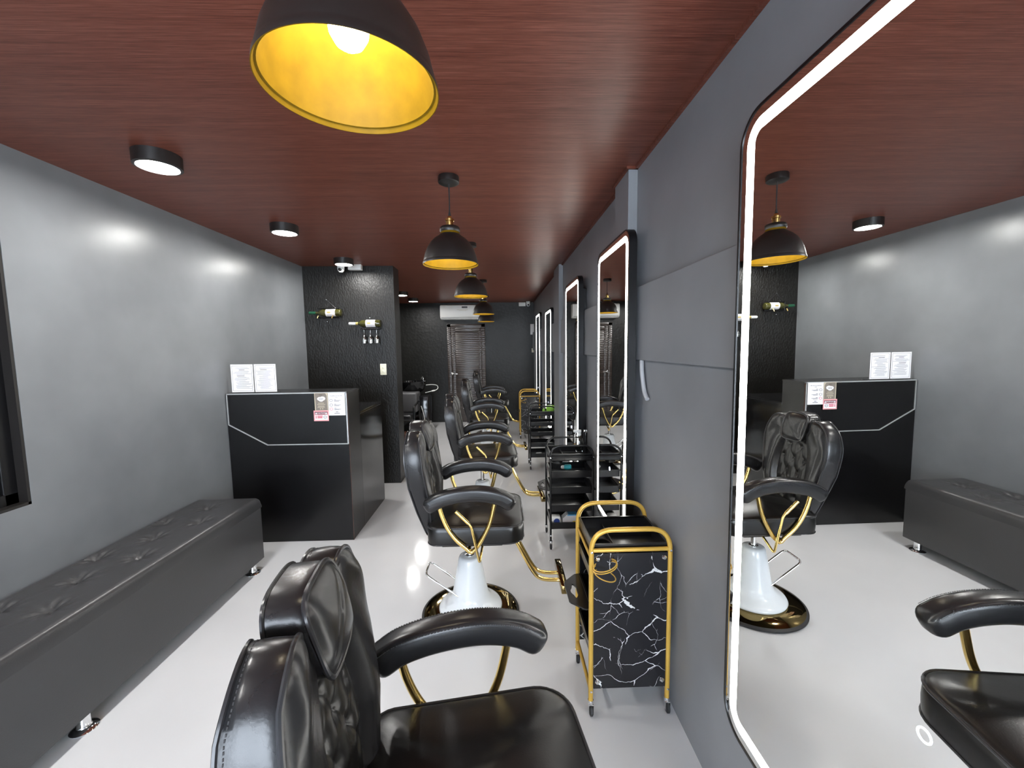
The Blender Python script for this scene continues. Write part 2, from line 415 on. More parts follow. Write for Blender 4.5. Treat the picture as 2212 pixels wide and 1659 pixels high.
# ================================================================== MIRRORS
def rrect(w, h, r, n=8):
    pts = []
    for cx, cy_, a0 in ((w/2-r, h/2-r, 0), (-w/2+r, h/2-r, 90), (-w/2+r, -h/2+r, 180), (w/2-r, -h/2+r, 270)):
        for k in range(n+1):
            a = math.radians(a0+90*k/n); pts.append((cx+r*math.cos(a), cy_+r*math.sin(a)))
    return pts
def ring_prism(bm, A, B, fn, a, b_):
    n = len(A)
    vs = [[bm.verts.new(fn(u, v, w)) for u, v in L] for L, w in ((A, a), (B, a), (B, b_), (A, b_))]
    for i in range(4):
        X, Y_ = vs[i], vs[(i+1) % 4]
        for k in range(n): bm.faces.new((X[k], X[(k+1) % n], Y_[(k+1) % n], Y_[k]))
MW, MH, MT = .64, 1.57, .034
def make_mirror(loc, label, w=MW, touch=True, batten=.035):
    t = thing('lighted_mirror', label, 'mirror', loc, 0, 'lighted mirrors along the right wall')
    fn = lambda u, v, d: Vector((-d-batten, u, v+MH/2))
    if batten > .01:
        b = NB(); box(b, -batten-.002, 0, -w/2+.05, w/2-.05, .10, MH-.10); obj('mounting_box', b, 'black_metal', t, smooth=False)
    b = NB(); ring_prism(b, rrect(w, MH, .075), rrect(w-.012, MH-.012, .069), fn, 0, MT+.002); obj('frame', b, 'black_metal', t)
    b = NB(); prism(b, rrect(w-.012, MH-.012, .069), fn, .004, MT); obj('mirror_glass', b, 'mirror', t, smooth=False)
    b = NB(); ring_prism(b, rrect(w-.056, MH-.056, .052), rrect(w-.110, MH-.110, .025), fn, MT-.001, MT+.0008); obj('light_strip', b, 'strip', t, smooth=False)
    if touch:
        b = NB(); c = [(.011*math.cos(2*PI*k/32), .011*math.sin(2*PI*k/32)) for k in range(32)]; c2 = [(x*.76, y*.76) for x, y in c]
        ring_prism(b, c, c2, lambda u, v, d: Vector((-d-batten, u+touch[0], v+touch[1])), MT-.001, MT+.0008); obj('touch_ring', b, 'touch', t, smooth=False)
    return t
MZ = .42
Y1 = 1.036-.42
m1 = make_mirror((XR, Y1, MZ), 'large nearest light-edged mirror reflecting the chairs and bench', w=.84, touch=(.527-Y1, .884-MZ))
m1.rotation_euler = (0, -.005, 0)
make_mirror((PX-.0005, 1.902+.31, MZ), 'light-edged mirror hung on the first wall pier beyond the gold trolley', .62, (0, .35), -.005)
make_mirror((XR, 3.12+MW/2, MZ-.005), 'light-edged mirror behind the nearer black trolley, third from the camera', touch=(0, .35))
fl = make_mirror((XR, 5.062+MW/2, MZ-.06), 'narrow-looking light-edged mirror just beyond the second wall pier', touch=(0, .35), batten=0)
dup(fl, (XR, 6.47+MW/2, MZ+.0), 0, 'farthest light-edged mirror beside the back wall')

# ================================================================== CEILING LAMPS
def make_lamp(loc, label):
    t = thing('ceiling_lamp', label, 'lamp', loc, 0, 'round lamps along the ceiling')
    b = NB(); lathe(b, [(0, 0), (.088, 0), (.088, -.052), (.076, -.055), (.074, -.046), (0, -.046)], 40); obj('housing', b, 'shade_black', t)
    b = NB(); lathe(b, [(0, -.047), (.0735, -.047), (.070, -.053), (0, -.0545)], 40); obj('diffuser', b, 'lampdisc', t)
    return t
lamp = make_lamp((-1.465, 1.91, H), 'round ceiling lamp nearest the camera, above the near end of the bench')
for y, lb in ((2.95, 'round ceiling lamp above the far end of the bench'), (4.03, 'round ceiling lamp right in front of the black partition wall'),
              (6.38, 'small round ceiling lamp beyond the partition, left of the two there'), (7.20, 'small round ceiling lamp nearest the back wall'),
              (5.2, 'round ceiling lamp hidden behind the partition wall'), (.85, 'unseen ceiling lamp added for light above the near bench end beside the window'), (-.3, 'unseen ceiling lamp added for light behind the camera')):  # last two lamps are out of view, added to help light the room
    dup(lamp, (-1.455, y, H), 0, lb)

# ================================================================== PENDANTS
def make_pendant(loc, label):
    t = thing('pendant_lamp', label, 'lamp', loc, 0, 'dome pendant lamps hanging in a row')
    # origin on the ceiling; rim 0.43 below
    Z = 1.867-H
    b = NB(); lathe(b, [(0, 0), (.050, 0), (.052, -.004), (.052, -.030), (.047, -.034), (0, -.034)], 36); obj('canopy', b, 'shade_black', t)
    b = NB(); tube(b, [(0, 0, -.03), (.001, 0, -.12), (0, 0, Z+.245)], .0032, 8); lathe(b, [(.0035, Z+.262), (.006, Z+.25), (.008, Z+.236)], 12); obj('cord', b, 'rubber', t)
    b = NB(); lathe(b, [(0, Z+.238), (.010, Z+.238), (.013, Z+.228), (.022, Z+.224), (.022, Z+.214), (.0185, Z+.212), (.0185, Z+.192), (.023, Z+.190), (.023, Z+.184), (0, Z+.182)], 28); obj('brass_socket', b, 'brass', t)
    outer = [(.018, .186), (.045, .186), (.050, .180), (.050, .164), (.045, .158), (.046, .152), (.060, .140), (.078, .128), (.098, .108), (.115, .082), (.127, .052), (.134, .024), (.1355, .018), (.136, .014), (.1385, .010), (.1395, 0)]
    b = NB(); lathe(b, [(r, Z+z) for r, z in outer], 72); obj('shade', b, 'shade_black', t, angle=60)
    inner = [(.1395, 0), (.1380, .0), (.1345, .0075), (.1345, .0076), (.1315, .0085), (.1312, .0086), (.1300, .024), (.1245, .052), (.1125, .081), (.0955, .106), (.076, .125), (.058, .137), (.048, .147), (.047, .160), (.040, .166), (.020, .168)]
    b = NB(); lathe(b, [(r, Z+z) for r, z in inner], 72); obj('shade_lining', b, 'gold_in', t, angle=60)
    b = NB(); lathe(b, [(.018, Z+.18), (.018, Z+.15), (.016, Z+.145)], 20); obj('lamp_holder', b, 'white_plastic', t)
    b = NB(); lathe(b, [(.0155, Z+.147), (.020, Z+.135), (.029, Z+.115), (.032, Z+.098), (.030, Z+.084), (.022, Z+.070), (.010, Z+.062), (0, Z+.060)], 28); obj('bulb', b, 'bulb', t)
    return t
pend = make_pendant((-.232, .714, H), 'large-looking near dome pendant lamp showing its gold inside and lit bulb')
for x, y, lb in ((-.237, 2.14, 'black dome pendant lamp above the second barber chair, second from the camera'), (-.223, 3.46, 'black dome pendant lamp in front of the air conditioner, third in the row'),
                 (-.190, 5.31, 'small black dome pendant lamp over the air conditioner right end, fourth in the row'), (-.205, 6.85, 'farthest and lowest-looking dome pendant lamp above the door')):
    dup(pend, (x, y, H), 0, lb)

# ================================================================== BARBER CHAIR
def lerp_tab(tab, z):
    if z <= tab[0][0]: return tab[0][1]
    for (a, va), (c, vc) in zip(tab, tab[1:]):
        if z <= c: return va+(vc-va)*(z-a)/(c-a)
    return tab[-1][1]
def gauss(d, s): return math.exp(-(d/s)**2)
def seg_d(p, a, b_):
    ap = p-a; ab = b_-a; t = max(0, min(1, ap.dot(ab)/ab.dot(ab))); return (ap-ab*t).length
REAR = [(.50, -.178), (.52, -.183), (.645, -.227), (.78, -.262), (.915, -.278), (.98, -.276), (1.045, -.262)]
FRNT = [(.50, -.160), (.54, -.165), (.71, -.172), (.87, -.198), (1.0, -.210), (1.05, -.204)]
def back_x(y, z, k):
    f = lerp_tab(FRNT, z) + .018*((abs(y)/.24)**2-1) ; r = lerp_tab(REAR, z) + .022*((abs(y)/.24)**2-1)
    return r+(f-r)*k
def make_chair(loc, rz, label, raise_=0):
    t = thing('barber_chair', label, 'barber chair', loc, rz, 'barber chairs in a row facing the mirrors')
    q = raise_
    # --- base
    b = NB(); lathe(b, [(0, .001), (.258, .001), (.264, .006), (.264, .014), (.255, .020), (.250, .0195)], 72); obj('base_rim', b, 'rubber', t)
    b = NB(); lathe(b, [(0, .004), (.252, .012), (.252, .0195), (.235, .027), (.20, .033), (.15, .036), (0, .036)], 72); obj('base_plate', b, 'brass_dark', t)
    prof = [(0, .034), (.158, .034), (.168, .038), (.171, .046), (.165, .056), (.148, .066), (.125, .080), (.106, .100), (.096, .125), (.089, .16), (.078, .22), (.067, .28), (.060, .315), (.055, .326), (.045, .329), (0, .329)]
    b = NB(); lathe(b, prof, 64); obj('pedestal', b, 'white_enamel', t, angle=60)
    b = NB(); lathe(b, [(.024, .329), (.024, .334), (.0145, .336), (.0145, .50+q), (0, .50+q)], 24); obj('piston', b, 'chrome', t)
    b = NB()
    pts = fillet([(-.03, -.062, .115), (-.06, -.068, .135), (-.228, -.068, .262), (-.228, .068, .262), (-.06, .068, .135), (-.03, .062, .115)], .03)
    tube(b, pts, .0058, 10); obj('pump_pedal', b, 'chrome', t)
    sz = .496+q
    # --- underframe
    b = NB(); box(b, -.12, .18, -.20, .20, sz-.022, sz+.006, .006); obj('seat_plate', b, 'black_metal', t)
    # --- seat
    out = []
    W_, X0, X1, r = .232, -.185, .285, .085
    for cx, cy_, a0, rr_ in ((X1-r, W_-r, 0, r), (X0+.05, W_-.05, 90, .05), (X0+.05, -W_+.05, 180, .05), (X1-r, -W_+r, 270, r)):
        for k in range(9):
            a = math.radians(a0+90*k/8); out.append((cx+rr_*math.cos(a), cy_+rr_*math.sin(a)))
    def Ps(u, v, k): return Vector((u, v, sz+.086*k))
    def bs(u, v, d):
        h = .030*(1-math.exp(-d/.10)) + .005*(1-math.exp(-d/.006))
        for (a, c) in ((-.02, .0), ): h -= .0035*gauss(u-a+.25*v*v, .03)*min(1, d/.05)
        return h - .0025*gauss(v-.05-.3*u, .018)*min(1, d/.06)
    b = NB(); O = cushion(b, out, Ps, lambda u, v: Vector((0, 0, 1)), bs, 112, 18); seat = obj('seat', b, 'leather', t, angle=70)
    b = NB(); tube(b, [Vector((p.x*1.002, p.y*1.002, sz+.087)) for p in O], .0042, 8, closed=True)
    tube(b, [Vector((p.x*1.004, p.y*1.004, sz+.004)) for p in O], .0035, 6, closed=True); obj('piping', b, 'seam', seat)
    # --- backrest
    half = [(.0, .505), (.10, .505), (.150, .52), (.170, .58), (.186, .65), (.208, .73), (.227, .82), (.234, .89), (.226, .95), (.204, 1.0), (.172, 1.030), (.138, 1.041), (.106, 1.032), (.088, 1.005), (.075, .98), (.0, .97)]
    ol = half + [(-y, z) for y, z in half[-2:0:-1]]
    ol = [(y, z) for y, z in ol]; ol = smooth2(ol, 5)
    Pb = lambda y, z, k: Vector((back_x(y, z, k), y, z+q))
    def bb(y, z, d):
        w = .020*(1-math.exp(-d/.014))
        e = math.sqrt((y/.118)**2+((z-.74)/.245)**2)
        rec = 1/(1+math.exp((e-1.0)*22))
        w += .010*gauss(abs(y)-.17, .05)*min(1, d/.04)
        w += .004*math.sin((z+abs(y)*1.4)*42)*gauss(abs(y)-.17, .04)*gauss(z-.95, .07)*min(1, d/.03)
        return w*(1-rec) - .022*rec
    b = NB(); O = cushion(b, ol, Pb, lambda y, z: Vector((1, 0, 0)), bb, 150, 26); back = obj('backrest', b, 'leather_soft', t, angle=75)
    b = NB(); tube(b, [Vector((back_x(p.x, p.y, 1)+.002, p.x*1.004, p.y+q)) for p in O], .0045, 8, closed=True)
    tube(b, [Vector((back_x(p.x, p.y, 0)-.001, p.x*1.002, p.y+q)) for p in O], .0035, 6, closed=True); obj('piping', b, 'seam', back)
    # stitched line on the side gusset
    b = NB(); L = len(O)
    for i in range(0, L):
        p = O[i]; p2 = O[(i+1) % L]
        if p.y < .53: continue
        for s_ in (.1, .55):
            a = p.lerp(p2, s_); c = p.lerp(p2, s_+.28)
            for k in (.13,):
                tube(b, [Vector((back_x(a.x, a.y, k), a.x*1.006, a.y*1.0009+q)), Vector((back_x(c.x, c.y, k), c.x*1.006, c.y*1.0009+q))], .0010, 4)
    obj('stitching', b, 'thread', back, smooth=False)
    # tufted inner panel
    hp = [(.0, .52), (.085, .525), (.105, .56), (.112, .64), (.116, .73), (.115, .81), (.104, .88), (.082, .93), (.045, .955), (0, .962)]
    op = smooth2(hp+[(-y, z) for y, z in hp[-2:0:-1]], 5)
    btn = [Vector(p) for p in ((-.042, .885), (.042, .885), (0, .815), (-.078, .815), (.078, .815), (-.042, .745), (.042, .745), (0, .675), (-.078, .675), (.078, .675), (-.042, .61), (.042, .61))]
    links = [(btn[i], btn[j]) for i in range(12) for j in range(i) if (btn[i]-btn[j]).length < .09 and abs(btn[i].y-btn[j].y) > .01]
    def Pp(y, z, k): return Vector((back_x(y, z, 1)-.048+.034*k, y, z+q))
    def bp_(y, z, d):
        p = Vector((y, z)); h = .022*(1-math.exp(-d/.016))
        dd = min((p-c).length for c in btn); h -= .017*math.exp(-(dd/.016)**1.3)
        dl = min(seg_d(p, a, c) for a, c in links); h -= .005*math.exp(-dl/.006)*min(1, d/.02)
        return h
    b = NB(); cushion(b, op, Pp, lambda y, z: Vector((1, 0, 0)), bp_, 150, 44); pan = obj('tufted_panel', b, 'leather', t, angle=80)
    for c in btn[:10]:
        b = NB(); px = Pp(c.x, c.y, 1).x+.004
        lathe(b, [(0, -.002), (.0075, -.002), (.0085, .001), (.006, .0045), (0, .006)], 16)
        bmesh.ops.rotate(b, verts=b.verts, cent=(0, 0, 0), matrix=Matrix.Rotation(PI/2, 3, 'Y')); bmesh.ops.translate(b, verts=b.verts, vec=(px, c.x, c.y+q))
        obj('button', b, 'seam', pan)
    # --- headrest
    hh_ = [(.0, .920), (.040, .920), (.066, .927), (.079, .95), (.085, .99), (.083, 1.030), (.068, 1.055), (.040, 1.065), (0, 1.067)]
    oh = smooth2(hh_+[(-y, z) for y, z in hh_[-2:0:-1]], 5)
    def Ph(y, z, k):
        zz = (z-.92)/.147
        f = -.186 - .010*zz - .03*zz*zz - .006*(y/.09)**2; r = -.262 - .022*zz
        
        return Vector((r+(f-r)*k, y, z+q))
    def bh(y, z, d): return .017*(1-math.exp(-d/.018))-.003*gauss(z-1.0-.8*y, .009)*min(1, d/.03)
    b = NB(); O = cushion(b, oh, Ph, lambda y, z: Vector((1, 0, .1)), bh, 96, 18); hr = obj('headrest', b, 'leather_soft', t, angle=75)
    b = NB(); tube(b, [Ph(p.x*1.01, p.y, 1)+Vector((.002, 0, 0)) for p in O], .0048, 8, closed=True)
    tube(b, [Ph(p.x*1.01, p.y, .0) for p in O], .0035, 6, closed=True); obj('piping', b, 'seam', hr)
    # --- fabric tag
    b = NB(); box(b, -.262, -.238, -.176, -.1745, .712+q, .742+q); tg = obj('fabric_tag', b, 'paper', t, smooth=False, label='small white and pink brand tag')
    b = NB(); c = [(.006*math.cos(a*PI/8), .006*math.sin(a*PI/8)) for a in range(16)]
    prism(b, c, lambda u, v, w: Vector((-.250+u, w, .727+q+v)), -.1775, -.1755); obj('tag_print', b, 'tagpink', tg, smooth=False)
    # --- arms
    for s in (-1, 1):
        Y = .245*s
        cl = catmull([(-.160, Y, .708+q), (-.115, Y, .733+q), (-.04, Y, .751+q), (.05, Y, .758+q), (.12, Y, .751+q), (.175, Y, .735+q), (.211, Y, .714+q)], 6)
        b = NB(); rings = []; n = 28; L = len(cl)
        for i in range(-6, L+6):
            j = max(0, min(L-1, i)); p = cl[j]
            tg_ = (cl[min(L-1, j+1)]-cl[max(0, j-1)]).normalized(); up_ = Vector((-tg_.z, 0, tg_.x)); sc_ = 1
            if i < 0: a = -i/6*PI/2; p = p-tg_*.030*math.sin(a); sc_ = math.cos(a)*.98+.02
            if i > L-1: a = (i-L+1)/6*PI/2; p = p+tg_*.032*math.sin(a); sc_ = math.cos(a)*.98+.02
            sc_ = sc_**.85
            ring = []
            for k in range(n):
                a = 2*PI*k/n; ca, sa = math.cos(a), math.sin(a)
                e = .55 if sa > 0 else .75
                wv_ = .034*math.copysign(abs(ca)**.55, ca); hv = .0365*math.copysign(abs(sa)**e, sa)
                ring.append(b.verts.new(p+Vector((0, wv_*sc_, 0))+up_*hv*sc_))
            rings.append(ring)
        for A, B in zip(rings, rings[1:]):
            for k in range(n): b.faces.new((A[k], A[(k+1) % n], B[(k+1) % n], B[k]))
        b.faces.new(rings[0]); b.faces.new(rings[-1])
        ar = obj('armrest', b, 'leather_soft', t, angle=80)
        for sy_ in (-1, 1):
            b = NB()
            for i in range(1, L-1, 1):
                p = cl[i]; tg_ = (cl[i+1]-cl[i-1]).normalized(); up_ = Vector((-tg_.z, 0, tg_.x))
                a = p+up_*.028+Vector((0, sy_*.0337, 0)); nxt = cl[i+1]+up_*.028+Vector((0, sy_*.0337, 0))
                for s_ in (0, .5): tube(b, [a.lerp(nxt, s_), a.lerp(nxt, s_+.34)], .0010, 4)
            obj('stitching', b, 'thread', ar, smooth=False)
        b = NB()
        vp = catmull([(-.122, Y, .715+q), (-.108, Y, .655+q), (-.082, Y, .590+q), (-.045, Y, .535+q), (.005, Y, .488+q)], 5)
        fp = catmull([(.030, Y, .470+q), (.060, Y, .500+q), (.094, Y, .556+q), (.122, Y, .620+q), (.146, Y, .720+q)], 5)
        tube(b, vp+[Vector((.018, Y, .472+q))]+fp, .0105, 12)
        tube(b, catmull([(-.105, Y, .704+q), (-.04, Y, .7235+q), (.05, Y, .731+q), (.13, Y, .716+q)], 4), .006, 8)
        tube(b, [(.018, Y-.0*s, .478+q), (.018, Y-.05*s, .486+q)], .008, 8)
        obj('arm_frame', b, 'brass', t, angle=60)
    # --- recline lever
    b = NB(); Y = -.268
    tube(b, fillet([(-.035, Y, .678+q), (.030, Y, .612+q), (.068, Y, .425+q), (.085, -.17, .50+q)], .018), [.0085]*1+[.0075]*3+[.0055]*100 if False else .0058, 10)
    tube(b, [(-.040, Y, .683+q), (.018, Y, .624+q)], .0085, 10); obj('recline_lever', b, 'brass', t)
    # --- footrest
    for s in (-1, 1):
        b = NB(); tube(b, catmull([(.17, .035*s, .505+q), (.235, .035*s, .445+q*.9), (.29, .035*s, .34+q*.7), (.335, .035*s, .255+q*.4), (.37, .035*s, .212+q*.3), (.42, .035*s, .196+q*.2), (.49, .035*s, .193+q*.2)], 5), .0105, 12)
        obj('footrest_bar', b, 'brass', t, angle=60)
    b = NB(); box(b, .480, .515, -.135, .145, .172+q*.2, .216+q*.2, .004); obj('footrest_plate', b, 'brass_dark', t)
    return t
# filled in below once positions are set
chair = make_chair((-.176, 2.147, 0), 0, 'barber chair beside the gold trolley, its white pedestal and brass-rimmed base in full view')
dup(chair, (-.098, .715, 0), math.radians(8), 'nearest barber chair, seen from above with tufted back and wide seat')
dup(chair, (-.155, 3.40, 0), math.radians(2), 'barber chair level with the nearer black trolley, third from the camera')
dup(chair, (-.180, 5.12, 0), math.radians(1), 'barber chair fourth from the camera, in front of the back door')
dup(chair, (-.140, 6.85, 0), math.radians(2), 'farthest barber chair, standing close to the back wall beside the door')

# ================================================================== TROLLEYS
def tray(bm, x0, x1, y0, y1, z, h, t=.0045, r=.0):
    # open tray: floor + four walls + rolled lip
    box(bm, x0, x1, y0, y1, z, z+t)
    box(bm, x0, x1, y0, y0+t, z, z+h); box(bm, x0, x1, y1-t, y1, z, z+h)
    box(bm, x0, x0+t, y0, y1, z, z+h); box(bm, x1-t, x1, y0, y1, z, z+h)
    for a in ((x0-.004, x1+.004, y0-.004, y0+t), (x0-.004, x1+.004, y1-t, y1+.004), (x0-.004, x0+t, y0, y1), (x1-t, x1+.004, y0, y1)):
        box(bm, a[0], a[1], a[2], a[3], z+h-.004, z+h+.002)
def make_trolley(loc, rz, label, frame_mat, marble=False, slide=True, rings=True, levels=(.545, .428, .296), group='salon trolleys beside the mirrors', D=.285):
    t = thing('salon_trolley', label, 'trolley', loc, rz, group)
    w = .152; r = .0095 if marble else .0075
    for s in (-1, 1):
        y = s*D/2; b = NB()
        zb = .058
        pts = fillet([(-w, y, zb), (-w, y, .752), (w, y, .752), (w, y, zb)], .085, 9)
        tube(b, pts, r, 12); tube(b, [(-w, y, .672), (w, y, .672)], r*.85, 10)
        fr = obj('end_frame', b, frame_mat, t, angle=60)
        for sx in (-1, 1):
            for zz in (.668, .10):
                bb_ = NB(); lathe(bb_, [(0, 0), (.0045, 0), (.0045, .002), (0, .003)], 12)
                bmesh.ops.rotate(bb_, verts=bb_.verts, cent=(0, 0, 0), matrix=Matrix.Rotation(PI/2*(1 if s < 0 else -1), 3, 'X')); bmesh.ops.translate(bb_, verts=bb_.verts, vec=(sx*w, y+s*r, zz))
                obj('screw', bb_, 'chrome', fr)
        for sx in (-1, 1):
            b = NB(); c = (sx*w, y, 0)
            lathe(b, [(0, .040), (.011, .040), (.013, .050), (.011, .060), (0, .060)], 16, c)
            fk = obj('caster', b, 'chrome', t)
            b = NB(); box(b, c[0]-.010, c[0]-.0085, y-.014, y+.012, .014, .046, .001); box(b, c[0]+.0085, c[0]+.010, y-.014, y+.012, .014, .046, .001); box(b, c[0]-.010, c[0]+.010, y-.012, y+.010, .042, .047); obj('fork', b, 'chrome', fk, smooth=False)
            b = NB(); lathe(b, [(0, -.007), (.016, -.007), (.021, -.004), (.021, .004), (.016, .007), (0, .007)], 24)
            bmesh.ops.rotate(b, verts=b.verts, cent=(0, 0, 0), matrix=Matrix.Rotation(PI/2, 3, 'Y')); bmesh.ops.translate(b, verts=b.verts, vec=(c[0], y-.006, .021)); obj('wheel', b, 'rubber', fk)
        if marble:
            b = NB(); yy = y+s*.001
            box(b, -w+.010, w-.010, yy-.003, yy+.003, .108, .660); pn = obj('side_panel', b, 'marble', t, smooth=False, label='black marbled side board')
            for sx in (-1, 1):
                for zz in (.640, .138):
                    bb_ = NB(); lathe(bb_, [(0, 0), (.008, 0), (.009, .004), (.006, .008), (0, .009)], 16)
                    bmesh.ops.rotate(bb_, verts=bb_.verts, cent=(0, 0, 0), matrix=Matrix.Rotation(PI/2*(1 if s < 0 else -1), 3, 'X')); bmesh.ops.translate(bb_, verts=bb_.verts, vec=(sx*(w-.024), yy+s*.003, zz))
                    obj('panel_knob', bb_, 'chrome', pn)
    if marble:   # long side rails
        for sx in (-1, 1):
            for zz, k_ in ((.10, .8), (.64, .6)):
                b = NB(); tube(b, [(sx*w, -D/2, zz), (sx*w, D/2, zz)], r*k_, 10); obj('side_rail', b, frame_mat, t)
    # top tray with a round cup well
    ww, dd = w-.006, D/2-.010
    b = NB(); tray(b, -ww, ww, -dd, dd, .638, .052); 
    box(b, -ww+.095, -ww+.099, -dd, dd, .64, .665); box(b, -ww+.10, ww, .035, .039, .64, .66); 
    tt = obj('top_tray', b, 'black_plastic', t, smooth=False)
    b = NB(); c = (-.092, -.055, 0)
    lathe(b, [(.034, .661), (.038, .663), (.040, .661), (.037, .610), (0, .606), (0, .609), (.034, .612), (.034, .661)], 28, c); obj('cup_well', b, 'black_plastic', tt)
    for i, z in enumerate(levels):
        b = NB(); off = -.085 if (slide and i == 1) else 0
        tray(b, -ww, ww, -dd+.01, dd-.01, z-.03, .048)
        obj('tray', b, 'black_plastic', t, smooth=False)
    if not marble: b = NB(); tray(b, -ww, ww, -dd, dd, .142, .046); obj('bottom_tray', b, 'black_plastic', t, smooth=False)
    if slide:   # swing-out tool holder with a shaped finger slot
        for sx in (-1,) if marble else (-1, 1):
            b = NB()
            fp = lambda u, v, wv: Vector((sx*(w-.012+u), v, .425-.05*u+wv))
            O2 = resample([(.0, -.125), (.030, -.125), (.085, -.070), (.085, .070), (.030, .125), (.0, .125)], 48)
            I2 = [(.052+(.013+.003*math.cos(3*a_))*math.cos(a_), (.044+.005*math.cos(4*a_))*math.sin(a_)) for a_ in [2*PI*k/48 for k in range(48)]]
            O2 = sorted(O2, key=lambda p: math.atan2(p.y, (p.x-.052)*3)); I2 = sorted(I2, key=lambda p: math.atan2(p[1], (p[0]-.052)*3))
            ring_prism(b, [(p.x, p.y) for p in O2], I2, fp, 0, .006)
            obj('tool_holder', b, 'black_plastic', t, smooth=False)
    if rings:
        b = NB()
        for zz, rr_ in ((.640, .043), (.60, .040), (.632, .045)):
            c = Vector((-w+.047, -D/2-.024, zz-.015)); pts = []
            for k in range(28):
                a = 2*PI*k/28; pts.append(c+Vector((rr_*math.cos(a), .030*math.sin(a), .006*math.sin(a)+.012*math.cos(a)*(1 if zz > .61 else -1))))
            tube(b, pts, .0022, 6, closed=True)
        tube(b, [(-w+.002, -D/2-.004, .655), (-w+.006, -D/2-.018, .61), (-w+.004, -D/2-.004, .575)], .0025, 6)
        obj('dryer_holder', b, frame_mat if marble else 'black_metal', t)
    return t
gold = make_trolley((.492, 1.632, 0), 0, 'gold-framed salon trolley with black marbled side board, nearest the camera', 'gold_paint', True, levels=(.562, .415, .245), D=.272)
dup(gold, (.475, 6.55, 0), 0, 'far gold-framed salon trolley near the back wall')
blk = make_trolley((.502, 2.965, 0), 0, 'black salon trolley holding a spray bottle, in front of the third mirror', 'black_metal', False, rings=False, D=.27)
dup(blk, (.505, 4.885, 0), 0, 'black salon trolley carrying the lime green tub, behind the second wall pier')

# --- things on the trolleys
def put(name, label, cat, bm, mt, loc=(0, 0, 0), group=None, rz=0, **k):
    o = obj(name, bm, mt, None, **k); o.location = loc; o.rotation_euler = (0, 0, rz); return tag(o, label, cat, group)
# spray bottle
t = thing('spray_bottle', 'clear spray bottle standing on the top tray of the nearer black trolley', 'bottle', (.592, 3.02, .643))
b = NB(); lathe(b, [(0, 0), (.027, 0), (.029, .005), (.029, .09), (.022, .115), (.012, .13), (.012, .145)], 24); obj('body', b, 'glass', t)
b = NB(); lathe(b, [(0, .14), (.014, .14), (.014, .165), (0, .165)], 16); box(b, -.045, .014, -.009, .009, .163, .183, .004); tube(b, [(-.022, 0, .165), (-.036, 0, .14), (-.034, 0, .125)], .004, 8); obj('trigger_head', b, 'white_plastic', t)
t = thing('hair_clipper', 'black hair clipper standing upright beside the spray bottle', 'hair clipper', (.632, 3.0, .643))
b = NB(); lathe(b, [(0, 0), (.016, 0), (.019, .02), (.017, .08), (.020, .13), (.021, .16), (.017, .172), (0, .172)], 20, sc=(.8, 1)); obj('body', b, 'black_plastic', t)
b = NB(); box(b, -.012, .012, -.018, .018, .168, .186, .002); obj('blade', b, 'chrome', t)
t = thing('squeeze_bottle', 'cyan bottle with white cap lying on a tray of the nearer black trolley', 'bottle', (.475, 3.02, .541), 0)
b = NB(); tube(b, [(0, 0, 0), (.012, 0, 0), (.05, 0, 0), (.056, 0, 0)], [.014, .0195, .0195, .014], 18); obj('body', b, 'cyan', t)
b = NB(); tube(b, [(-.022, 0, 0), (-.016, 0, 0), (0, 0, 0)], [.006, .013, .015], 18); obj('cap', b, 'white_plastic', t)
t = thing('product_tub', 'white tub with a round navy lid in the bottom tray of the nearer black trolley', 'tub', (.395, 2.90, .147))
b = NB(); box(b, -.034, .034, -.03, .03, 0, .072, .012, 3); obj('body', b, 'white_plastic', t)
b = NB(); lathe(b, [(0, 0), (.020, 0), (.022, .004), (.019, .010), (0, .011)], 24); bmesh.ops.rotate(b, verts=b.verts, cent=(0, 0, 0), matrix=Matrix.Rotation(PI/2, 3, 'X')); bmesh.ops.translate(b, verts=b.verts, vec=(.004, -.029, .04)); obj('lid', b, 'blue', t)
t = thing('product_box', 'white and blue box with yellow patch at the bottom of the nearer black trolley', 'box', (.500, 2.92, .147))
b = NB(); prism(b, [(-.055, 0), (.055, 0), (.055, .07), (-.022, .078), (-.055, .05)], lambda u, v, w_: Vector((u, w_, v)), -.03, .03); obj('carton', b, 'paper', t, smooth=False)
b = NB(); box(b, -.02, .055, -.031, .031, .0701, .077); obj('blue_band', b, 'sky', t, smooth=False)
b = NB(); box(b, .02, .054, -.0315, -.030, .005, .03); obj('yellow_patch', b, 'yellow', t, smooth=False)
t = thing('lidded_tub', 'lime green lidded tub on the farther black trolley', 'tub', (.618, 4.92, .643))
b = NB(); lathe(b, [(0, 0), (.050, 0), (.055, .004), (.058, .070), (0, .070)], 32); obj('tub', b, 'green', t)
b = NB(); lathe(b, [(0, .070), (.062, .070), (.062, .085), (.054, .092), (0, .093)], 32); obj('lid', b, 'green', t)
b = NB(); lathe(b, [(0, 0), (.016, 0), (.018, .05), (.012, .065), (0, .068)], 16); put('product_bottle', 'small lime green bottle left of the lidded tub on the farther black trolley', 'bottle', b, 'green', (.525, 4.86, .643))
for i, (x, mt_, hh_) in enumerate(((.545, 'capsule', .035), (.567, 'white_plastic', .042), (.61, 'white_plastic', .040))):
    b = NB(); lathe(b, [(0, 0), (.009, 0), (.009, hh_*.8), (.005, hh_), (0, hh_)], 14)
    put('product_jar', ('beige jar', 'white jar left of its white twin', 'white jar right of its white twin')[i]+' on the second tray of the farther black trolley', 'jar', b, mt_, (x, 4.80, .521), 'jars on the farther black trolley')
